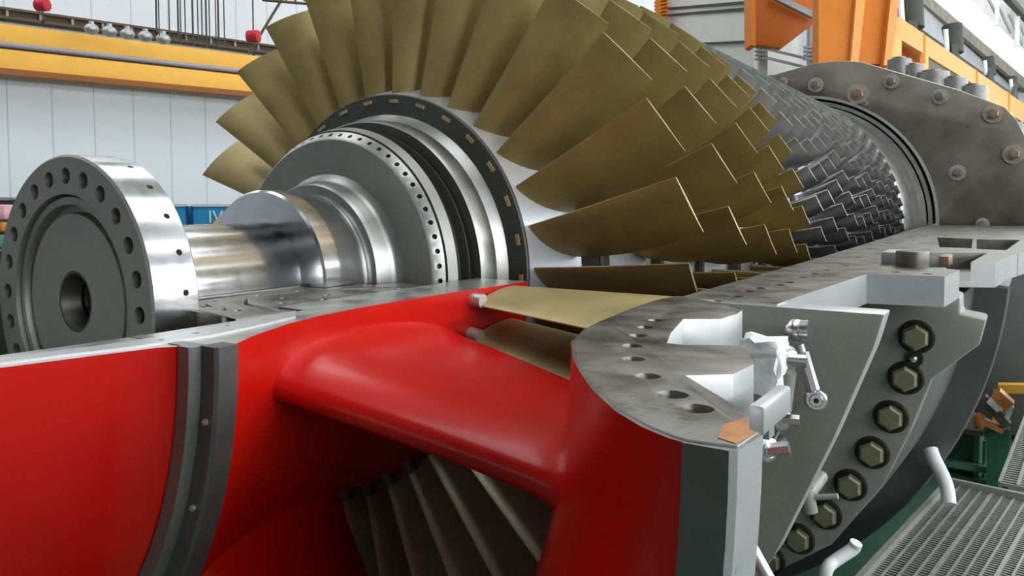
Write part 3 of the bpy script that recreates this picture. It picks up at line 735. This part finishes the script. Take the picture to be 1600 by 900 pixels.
bm = bmesh.new(); box(bm, wl(gc, GN-.35, zb-.12), (gl, 1.0, .24), rz=WR); link('bottom_lip', bm, 'liporange', gird)
for k in range(7):
    bm = bmesh.new(); box(bm, wl(GA+3+k*11, GN-1.15, (zt+zb)/2), (.5, 1.7, .9), rz=WR); link('wall_bracket', bm, 'truss', gird)
# dark runway girder behind, higher on the wall
run = empty('runway_girder', wl(6, .8, 9), 'dark brown runway girder with web stiffeners high on the left wall', 'runway girder')
z1, z2 = deep(0, 2, 31.5).z-.2, deep(0, 14, 31.5).z-.25
bm = bmesh.new(); box(bm, wl(gc, .45, (z1+z2)/2), (gl, .3, z1-z2), rz=WR); link('web', bm, 'truss', run)
for k in range(60):
    bm = bmesh.new(); box(bm, wl(GA+1+k*1.2, .68, (z1+z2)/2), (.10, .2, z1-z2), rz=WR); link('stiffener', bm, 'steelgrey', run)
for zz in (z1, z2):
    bm = bmesh.new(); box(bm, wl(gc, .5, zz), (gl, .7, .10), rz=WR); link('girder_flange', bm, 'truss', run)
# ledge with pale round lamps housings under the runway
for k in range(5):
    p = deep(143+k*28, 45.5+k*3.9, 31.0); o = bmesh.new(); sphere(o, p, .27, sc=(1, 1, .8)); cyl(o, p+Vector((0, 0, .12)), p+Vector((0, 0, .30)), .10, n=12)
    tag(link('lamp_shade', o, 'sidewhite'), 'pale round lamp shade in the row above the yellow girder on the left', 'lamp shade', 'row of lamp shades over the crane girder')
# two red hook blocks
for k, (px, py, D_, lab) in enumerate([(66, 8, 29, 'dark red hook block hanging above the yellow girder at the top left corner'), (396, 57, 32, 'red hook block hanging beside the highest left blades')]):
    hk = empty('hook_block', deep(px, py, D_), lab, 'crane hook')
    p = deep(px, py, D_); r_ = 8.5*D_/FPX*1.2
    bm = bmesh.new(); box(bm, p, (r_*1.3, r_*1.1, r_*1.3)); cyl(bm, p+Vector((-r_*.8, -.1, 0)), p+Vector((r_*.8, .1, 0)), r_*.95, n=20); link('block', bm, 'hookred', hk, bevel=.03)
    bm = bmesh.new(); tube(bm, smooth_path([p+Vector((0, 0, -r_)), p+Vector((0, 0, -r_*1.6)), p+Vector((r_*.5, 0, -r_*2.2)), p+Vector((0, 0, -r_*2.7)), p+Vector((-r_*.45, 0, -r_*2.3))]), r_*.16, n=8); link('hook', bm, 'seam', hk)
    bm = bmesh.new(); tube(bm, [p, p+Vector((0, 0, ZC-p.z))], .03, n=6); link('cable', bm, 'seam', hk)
# hanging chains / wires
for k, (px, yb) in enumerate([(245, 50), (249, 56), (265, 52), (279, 58), (283, 68), (290, 62), (302, 72), (310, 70), (316, 66), (323, 74), (328, 72), (338, 74), (342, 76), (351, 70)]):
    p = deep(px, yb, 29.0); bm = bmesh.new(); tube(bm, [p, (p.x, p.y, ZC)], .022 if k % 3 else .035, n=6)
    tag(link('hanging_wire', bm, 'seam'), 'thin dark wire hanging in the cluster above the yellow girder', 'wire', 'wires hanging above the crane girder')
# slanted ladder-like brace near the red hook
lb = empty('boom_lattice', deep(425, 20, 33.6), 'thin dark lattice boom slanting behind the top of the left blades', 'lattice boom')
bm = bmesh.new(); tube(bm, [deep(388, 85, 33.6), deep(452, -20, 33.6)], .06, n=6); tube(bm, [deep(410, 0, 33.6), deep(480, 6, 33.6)], .06, n=6); tube(bm, [deep(412, -14, 33.6), deep(480, -6, 33.6)], .05, n=6)
link('boom_tube', bm, 'truss', lb)
for k in range(5):
    bm = bmesh.new(); tube(bm, [deep(412+k*14, -12, 33.6), deep(420+k*14, 2, 33.6)], .04, n=6); link('boom_brace', bm, 'truss', lb)

# blue containers and the sacks on the left
def container(name, px0, px1, pyt, D, mk, label, cat, text=None):
    a, b2 = deep(px0, pyt, D), deep(px1, pyt, D); c = (a+b2)/2; w = (b2-a).length; ang = math.atan2((b2-a).y, (b2-a).x)
    e = empty(name, (c.x, c.y, -ZJ), label, cat); h = c.z+ZJ
    X = Vector((math.cos(ang), math.sin(ang), 0)); Yv = Vector((-X.y, X.x, 0))
    bm = bmesh.new(); box(bm, c+Yv*.6+Vector((0, 0, -h/2)), (w, 1.2, h), rz=ang)
    for k in range(5): box(bm, c+X*(w*(k/4-.5)*.92)+Vector((0, 0, -h/2)), (.05, .05, h*.94), rz=ang)
    link('body', bm, mk, e, bevel=.02)
    bm = bmesh.new(); box(bm, c+Yv*.6+Vector((0, 0, .03)), (w*1.02, 1.3, .10), rz=ang); link('lid', bm, 'whitepaint' if mk != 'seam' else 'steelgrey', e)
    bm = bmesh.new(); box(bm, c-X*w*.5+Vector((0, 0, -h/2))-Yv*.02, (.08, .06, h), rz=ang); box(bm, c+X*w*.5+Vector((0, 0, -h/2))-Yv*.02, (.08, .06, h), rz=ang); link('corner_post', bm, 'bluedark' if mk == 'blue' else 'seam', e)
    if text:
        cu = bpy.data.curves.new('lettering', 'FONT'); cu.body = text; cu.size = .62*S; cu.extrude = .004; cu.align_x = 'CENTER'
        t = bpy.data.objects.new('lettering', cu); me = None
        COL.objects.link(t); t.data.materials.append(M['text'])
        dg = bpy.context.evaluated_depsgraph_get(); me = bpy.data.meshes.new_from_object(t.evaluated_get(dg)); bpy.data.objects.remove(t)
        t = bpy.data.objects.new('lettering', me); COL.objects.link(t)
        pos = c+X*(w*.10)-Yv*.06+Vector((0, 0, -.58))
        mm = Matrix((X, Vector((0, 0, 1)), -Yv)).transposed().to_4x4(); mm.translation = W(pos)
        t.matrix_world = mm; t.parent = e; t.matrix_parent_inverse = Matrix.Translation(-e.location)
    return e
container('storage_container', 258, 293, 322, 27.5, 'blue', 'blue storage container right behind the coupling, the left one of the pair', 'container')
container('storage_container', 300.5, 362, 322, 27.5, 'blue', 'wider blue storage container with white lettering, half hidden by the thrust collar', 'container', text='IV')
container('sack_bin', -30, 22, 312, 27, 'seam', 'dark topped bin behind the left side of the round coupling', 'bin')
for px0, px1, py0, py1, mk, nm, lab in [(-30, 20, 320, 343, 'pink', 'sack', 'pink and white sack in front of the dark bin at the left edge'), (-30, 16, 346, 362, 'copper', 'tool_box', 'orange box under the pink sack at the left edge'), (-30, 14, 366, 386, 'greenlight', 'tool_box', 'green box under the orange one at the left edge')]:
    a, b2 = deep(px0, py0, 26), deep(px1, py1, 26); bm = bmesh.new()
    v = (b2-a); ang = math.atan2(v.y, v.x)
    box(bm, (a+b2)/2, (math.hypot(v.x, v.y), .8, abs(a.z-b2.z)), rz=ang)
    tag(link(nm, bm, mk, bevel=.08), lab, nm.replace('_', ' '))
a = deep(-5, 388, 26); bm = bmesh.new()
for dx in (-.6, .5): 
    box(bm, a+Vector((dx*_rt.x, dx*_rt.y, -(a.z+ZJ)/2)), (.12, .6, a.z+ZJ), rz=YAW)
box(bm, a+Vector((0, 0, -.04)), (1.5, .9, .08), rz=YAW)
tag(link('work_bench', bm, 'steelgrey'), 'grey bench carrying the coloured boxes at the left edge', 'bench')

# ------------------------------------------------ far right background
cab = empty('control_cabin', (0, 0, -ZJ), 'pale panelled cabin on the gallery behind the top of the rotor', 'cabin')
a, b2 = deep(1040, 60, 44), deep(1178, 55, 38); v = b2-a; ang = math.atan2(v.y, v.x); Yv = Vector((-math.sin(ang), math.cos(ang), 0))
zc0, zc1 = deep(1100, 175, 40).z-6, deep(1100, -40, 40).z
cab.location = W(((a.x+b2.x)/2, (a.y+b2.y)/2, -ZJ))
c = (a+b2)/2+Yv*1.5
bm = bmesh.new(); box(bm, (c.x, c.y, (zc1-ZJ)/2), (math.hypot(v.x, v.y), 3, zc1+ZJ), rz=ang); link('cabin_body', bm, 'cabin', cab)
for py0, py1, n_ in ((14, 3, 0), (24, 13, 0), (71, 65, 1)):
    p, q_ = deep(1042, py0, 43.9), deep(1176, py1, 37.95)
    bm = bmesh.new(); bar(bm, p-Yv*.04, q_-Yv*.04, .1, .12); link('panel_seam', bm, 'seam', cab)
p = deep(1033, 0, 43.2); bm = bmesh.new(); box(bm, (p.x, p.y, (p.z+3-ZJ)/2), (.45, .45, p.z+3+ZJ), rz=ang)
for k in range(9): q_ = deep(1033, 2+k*5.5, 43.1); box(bm, (q_.x, q_.y, q_.z), (.9, .3, .09), rz=ang)
tag(link('ribbed_post', bm, 'orange'), 'orange post with clamps at the left edge of the pale cabin', 'post')
# orange gusset bracket
def slab(bm, pix, D, th):
    pts = [deep(*p, D) for p in pix]; pts2 = [p+_fw*th for p in pts]
    a_ = [bm.verts.new(p) for p in pts]; b_ = [bm.verts.new(p) for p in pts2]
    bm.faces.new(a_); bm.faces.new(b_[::-1])
    for i in range(len(a_)): j = (i+1) % len(a_); bm.faces.new((a_[i], a_[j], b_[j], b_[i]))
gus = empty('gusset_bracket', deep(1220, 40, 34), 'big deep orange gusset bracket left of the tall orange column', 'bracket')
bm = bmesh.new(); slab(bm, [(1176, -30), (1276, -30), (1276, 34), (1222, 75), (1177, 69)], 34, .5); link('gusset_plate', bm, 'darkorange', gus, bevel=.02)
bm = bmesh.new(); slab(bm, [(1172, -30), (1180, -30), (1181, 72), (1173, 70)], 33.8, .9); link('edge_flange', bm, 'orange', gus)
bm = bmesh.new(); bar(bm, deep(1205, -8, 33.6), deep(1278, 28, 33.6), .25, .25); link('cross_pipe', bm, 'steelgrey', gus)
for px, D_, w_ in ((1192, 36, .35), (1269, 36, .35)):
    p = deep(px, 60, D_); bm = bmesh.new(); box(bm, (p.x, p.y, (p.z+3-ZJ)/2), (w_, w_, p.z+3+ZJ), rz=YAW)
    for k in range(4): q_ = deep(px-4, 74+k*6, D_-.2); box(bm, (q_.x, q_.y, q_.z), (.5, .2, .10), rz=YAW)
    tag(link('grey_post', bm, 'steelgrey'), 'slim grey steel post below the gusset bracket' if px < 1200 else 'slim grey steel post between gusset bracket and tall orange column', 'post')
# handrails behind
for py in (78, 92):
    bm = bmesh.new(); bar(bm, deep(1196, py-2, 37), deep(1262, py+14, 37), .08, .12)
    bm2 = None
    tag(link('gallery_rail', bm, 'steelgrey'), 'upper grey gallery rail between the two slim posts' if py == 78 else 'lower grey gallery rail between the two slim posts', 'rail')
# tall orange column
colm = empty('crane_column', deep(1340, 98, 29), 'tall bright orange crane column rising behind the bulkhead', 'column')
zf = deep(1340, 98, 29).z
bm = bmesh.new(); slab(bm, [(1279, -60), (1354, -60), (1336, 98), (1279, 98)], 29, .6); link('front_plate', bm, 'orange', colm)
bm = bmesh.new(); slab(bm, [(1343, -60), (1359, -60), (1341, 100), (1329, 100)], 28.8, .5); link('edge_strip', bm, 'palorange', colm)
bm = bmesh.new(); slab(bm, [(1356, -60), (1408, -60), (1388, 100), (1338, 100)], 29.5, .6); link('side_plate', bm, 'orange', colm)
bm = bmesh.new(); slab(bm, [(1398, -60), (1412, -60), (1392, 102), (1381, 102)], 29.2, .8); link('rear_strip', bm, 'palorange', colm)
p = deep(1335, 98, 29.6); bm = bmesh.new(); box(bm, (p.x, p.y+.6, (p.z-ZJ)/2+.1), (2.2, .8, p.z+ZJ-.2), rz=YAW); link('shaft', bm, 'orange', colm)
# pale orange runway beam
rb = empty('orange_runway_beam', deep(1500, 110, 38), 'pale orange runway beam with rectangular openings on the right', 'crane beam')
def bslab(bm, quad, th=.5):
    pts = [deep(px, py, D) for px, py, D in quad]; pts2 = [p+Vector((.35, .45, 0))*th for p in pts]
    a_ = [bm.verts.new(p) for p in pts]; b_ = [bm.verts.new(p) for p in pts2]
    bm.faces.new(a_); bm.faces.new(b_[::-1])
    for i in range(len(a_)): j = (i+1) % len(a_); bm.faces.new((a_[i], a_[j], b_[j], b_[i]))
def Db(px): return 1/(1/31+(px-1400)/200*(1/60-1/31))
bm = bmesh.new()
ft = lambda px: 32+(px-1406)*.686
fm = lambda px: 62+(px-1400)*.60
fb = lambda px: 95+(px-1400)*.42
for x0, x1, f0, f1 in [(1398, 1600, ft, fm), (1436, 1443, fm, fb), (1385, 1400, fm, fb), (1519, 1600, fm, lambda px: fm(px)+12), (1398, 1470, lambda px: fb(px)-6, fb)]:
    bslab(bm, [(x0, f0(x0), Db(x0)), (x1, f0(x1), Db(x1)), (x1, f1(x1), Db(x1)), (x0, f1(x0), Db(x0))])
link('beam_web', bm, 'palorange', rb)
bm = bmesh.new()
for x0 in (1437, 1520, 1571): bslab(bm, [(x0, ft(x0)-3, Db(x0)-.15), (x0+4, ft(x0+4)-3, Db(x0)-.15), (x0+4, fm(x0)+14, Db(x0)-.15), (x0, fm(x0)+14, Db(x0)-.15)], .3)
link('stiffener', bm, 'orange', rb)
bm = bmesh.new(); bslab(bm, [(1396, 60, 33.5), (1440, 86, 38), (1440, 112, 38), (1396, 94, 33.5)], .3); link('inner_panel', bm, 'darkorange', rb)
for px in (1420, 1500, 1590):
    p = deep(px, fb(px), Db(px)+1.0); bm = bmesh.new(); box(bm, (p.x, p.y, (p.z-ZJ)/2), (.5, .5, p.z+ZJ), rz=YAW); link('support_leg', bm, 'steelgrey', rb)
# gutter-like white beam and grey truss above it, upper right
wb = empty('white_roof_beam', deep(1530, 40, 45), 'broad white roof edge beam sloping across the upper right', 'roof beam')
def D2(px): return 1/(1/41+(px-1400)/204*(1/74-1/41))
bm = bmesh.new(); f0 = lambda px: (px-1507)*.9; f1 = lambda px: (px-1449)*.84
x0, x1 = 1400, 1604
bslab(bm, [(x0, f0(x0), D2(x0)), (x1, f0(x1), D2(x1)), (x1, f1(x1), D2(x1)), (x0, f1(x0), D2(x0))], 1.0); link('fascia', bm, 'gutter', wb)
bm = bmesh.new(); bslab(bm, [(x0, f1(x0), D2(x0)-.3), (x1, f1(x1), D2(x1)-.3), (x1, f1(x1)+16, D2(x1)-.3), (x0, f1(x0)+20, D2(x0)-.3)], 1.0); link('under_beam', bm, 'browngrey', wb)
# dark machines / lamps between the white beam and the orange beam
for k, (px, py, w_, h_) in enumerate([(1424, 20, 20, 52), (1490, 62, 15, 44), (1546, 104, 9, 28), (1584, 130, 6, 20)]):
    D_ = Db(px)+2.1+k*.75; p = deep(px, py, D_); s_ = D_/FPX; e = empty('hoist_motor', p, ['dark grey hoist motor next to the tall orange column', 'dark grey hoist motor second along the orange beam', 'dark grey hoist motor third along the orange beam', 'dark grey hoist motor farthest along the orange beam'][k], 'hoist motor', )
    rot = Matrix.Rotation(YAW+.5, 4, 'Z')
    bm = bmesh.new(); cyl(bm, p+Vector((-.1, .1, h_*s_*.5)), p+Vector((.1, -.1, -h_*s_*.5)), w_*s_, w_*s_*.8, n=18); link('housing', bm, 'motor', e)
    bm = bmesh.new(); pp = deep(px-12*w_/14, py+2, D_-.3); tube(bm, [pp+Vector((0, 0, h_*s_*.4)), pp+Vector((.1, 0, -h_*s_*.4))], .12, n=8); link('white_guard', bm, 'gutter', e)
    bm = bmesh.new(); q_ = deep(px+4, ft(px+4)+6, Db(px+4)+1.0+k*.2); bar(bm, p, q_, .3, .3); link('foot', bm, 'motor', e)
bm = bmesh.new(); bslab(bm, [(1404, -20, Db(1404)*1.36), (1603, 122, Db(1603)*1.36), (1603, 168, Db(1603)*1.36), (1404, 36, Db(1404)*1.36)], 2.0)
tag(link('dim_gallery_wall', bm, 'steelgrey'), 'grey gallery wall panel behind the hoist motors on the right', 'wall panel')
tr = empty('roof_truss', deep(1570, 30, 48), 'pale grey roof truss at the upper right corner', 'truss')
bm = bmesh.new(); bar(bm, deep(1568, -10, 46), deep(1610, 36, 52), .35, .35); link('top_chord', bm, 'seam', tr)
bm = bmesh.new(); bslab(bm, [(1470, -40, D2(1470)*1.05), (1610, -40, D2(1610)*1.05), (1610, 118, D2(1610)*1.05), (1470, 20, D2(1470)*1.05)], .4); link('roof_panel', bm, 'greyroof', tr)
bm = bmesh.new()
for k in range(4): bar(bm, deep(1540+k*18, -10+k*16, 50+k), deep(1562+k*18, 34+k*18, 50+k), .12, .12)
link('diagonal', bm, 'steelgrey', tr)
for px, y0_, y1_ in ((1558, -10, 40), (1590, 20, 72)):
    bm = bmesh.new(); bar(bm, deep(px, y0_, 50), deep(px-1, y1_, 50), .25, .25); link('upright', bm, 'gutter', tr)

# ceiling with skylights (window strips that let the daylight in)
bm = bmesh.new()
for k, x0 in enumerate((-40, -22, -4, 14, 32)): box(bm, (x0, 25, ZC+.2), (10.5, 118, .4))
box(bm, (-4, -20, ZC+.2), (84, 28, .4))
struct('ceiling', bm, 'cabin')
SKY, WIN = 3.2, 9
sky = bpy.data.materials.new('skylight_pane'); sky.use_nodes = True; nt = sky.node_tree
for n_ in list(nt.nodes):
    if n_.type != 'OUTPUT_MATERIAL': nt.nodes.remove(n_)
em = nt.nodes.new('ShaderNodeEmission'); em.inputs['Color'].default_value = (.93, .97, 1, 1); em.inputs['Strength'].default_value = SKY
nt.links.new(em.outputs[0], nt.nodes['Material Output'].inputs['Surface']); M['skypane'] = sky
for k, x0 in enumerate((-31, -13, 5, 23)):
    bm = bmesh.new(); box(bm, (x0, 37, ZC+.25), (7.5, 86, .1)); struct('window_%d' % (k+1), bm, 'skypane')
# roof purlins
# daylight world outside the open ends
w = bpy.data.worlds.new('World'); SC.world = w; w.use_nodes = True
bg = w.node_tree.nodes['Background']; bg.inputs['Color'].default_value = (.85, .92, 1, 1); bg.inputs['Strength'].default_value = .4
def area(name, loc, target, sx, sy, power, col=(1, 1, 1)):
    l = bpy.data.lights.new(name, 'AREA'); l.shape = 'RECTANGLE'; l.size = sx*S; l.size_y = sy*S; l.energy = power; l.color = col
    o = bpy.data.objects.new(name, l); COL.objects.link(o); o.location = W(loc)
    o.rotation_euler = (W(target)-W(loc)).to_track_quat('-Z', 'Y').to_euler(); return o
# right wall with its long window bands, and the wall behind the viewer
pane = sky.copy(); pane.name = 'window_pane'; M['winpane'] = pane
[n_ for n_ in pane.node_tree.nodes if n_.type == 'EMISSION'][0].inputs['Strength'].default_value = WIN
XR = 24.0
bm = bmesh.new()
for z0, z1 in ((-ZJ, 2.5), (6.0, 7.5), (11, ZC)): box(bm, (XR, 25, (z0+z1)/2), (.6, 118, z1-z0))
for k in range(8): box(bm, (XR, -13+k*13.5, 3), (.6, 1.2, 16))
box(bm, (XR, -23.5, ZM), (.6, 21, ZH))
struct('wall_right', bm, 'steelgrey')
for k, (z0, z1) in enumerate(((2.5, 6.0), (7.5, 11))):
    bm = bmesh.new(); box(bm, (XR+.2, 34.5, (z0+z1)/2), (.1, 95, z1-z0)); struct('window_%d' % (k+5), bm, 'winpane')
bm = bmesh.new(); box(bm, (-6, -34, ZM), (70, .6, ZH)); struct('wall_front', bm, 'steelgrey')
low_fill = sky.copy(); low_fill.name = 'low_fill_glow'; M['low_fill'] = low_fill  # glow for the added fill panel below
[n_ for n_ in low_fill.node_tree.nodes if n_.type == 'EMISSION'][0].inputs['Strength'].default_value = 1.0
bm = bmesh.new(); box(bm, (4, -33.6, -3.2), (36, .1, 4)); struct('window_7', bm, 'low_fill')  # unseen glowing panel, added low behind the viewer to brighten undersides
SC.view_settings.view_transform = 'Standard'; SC.view_settings.look = 'None'; SC.view_settings.gamma = 1
SC.view_settings.exposure = 0.28; SC.view_settings.use_curve_mapping = False
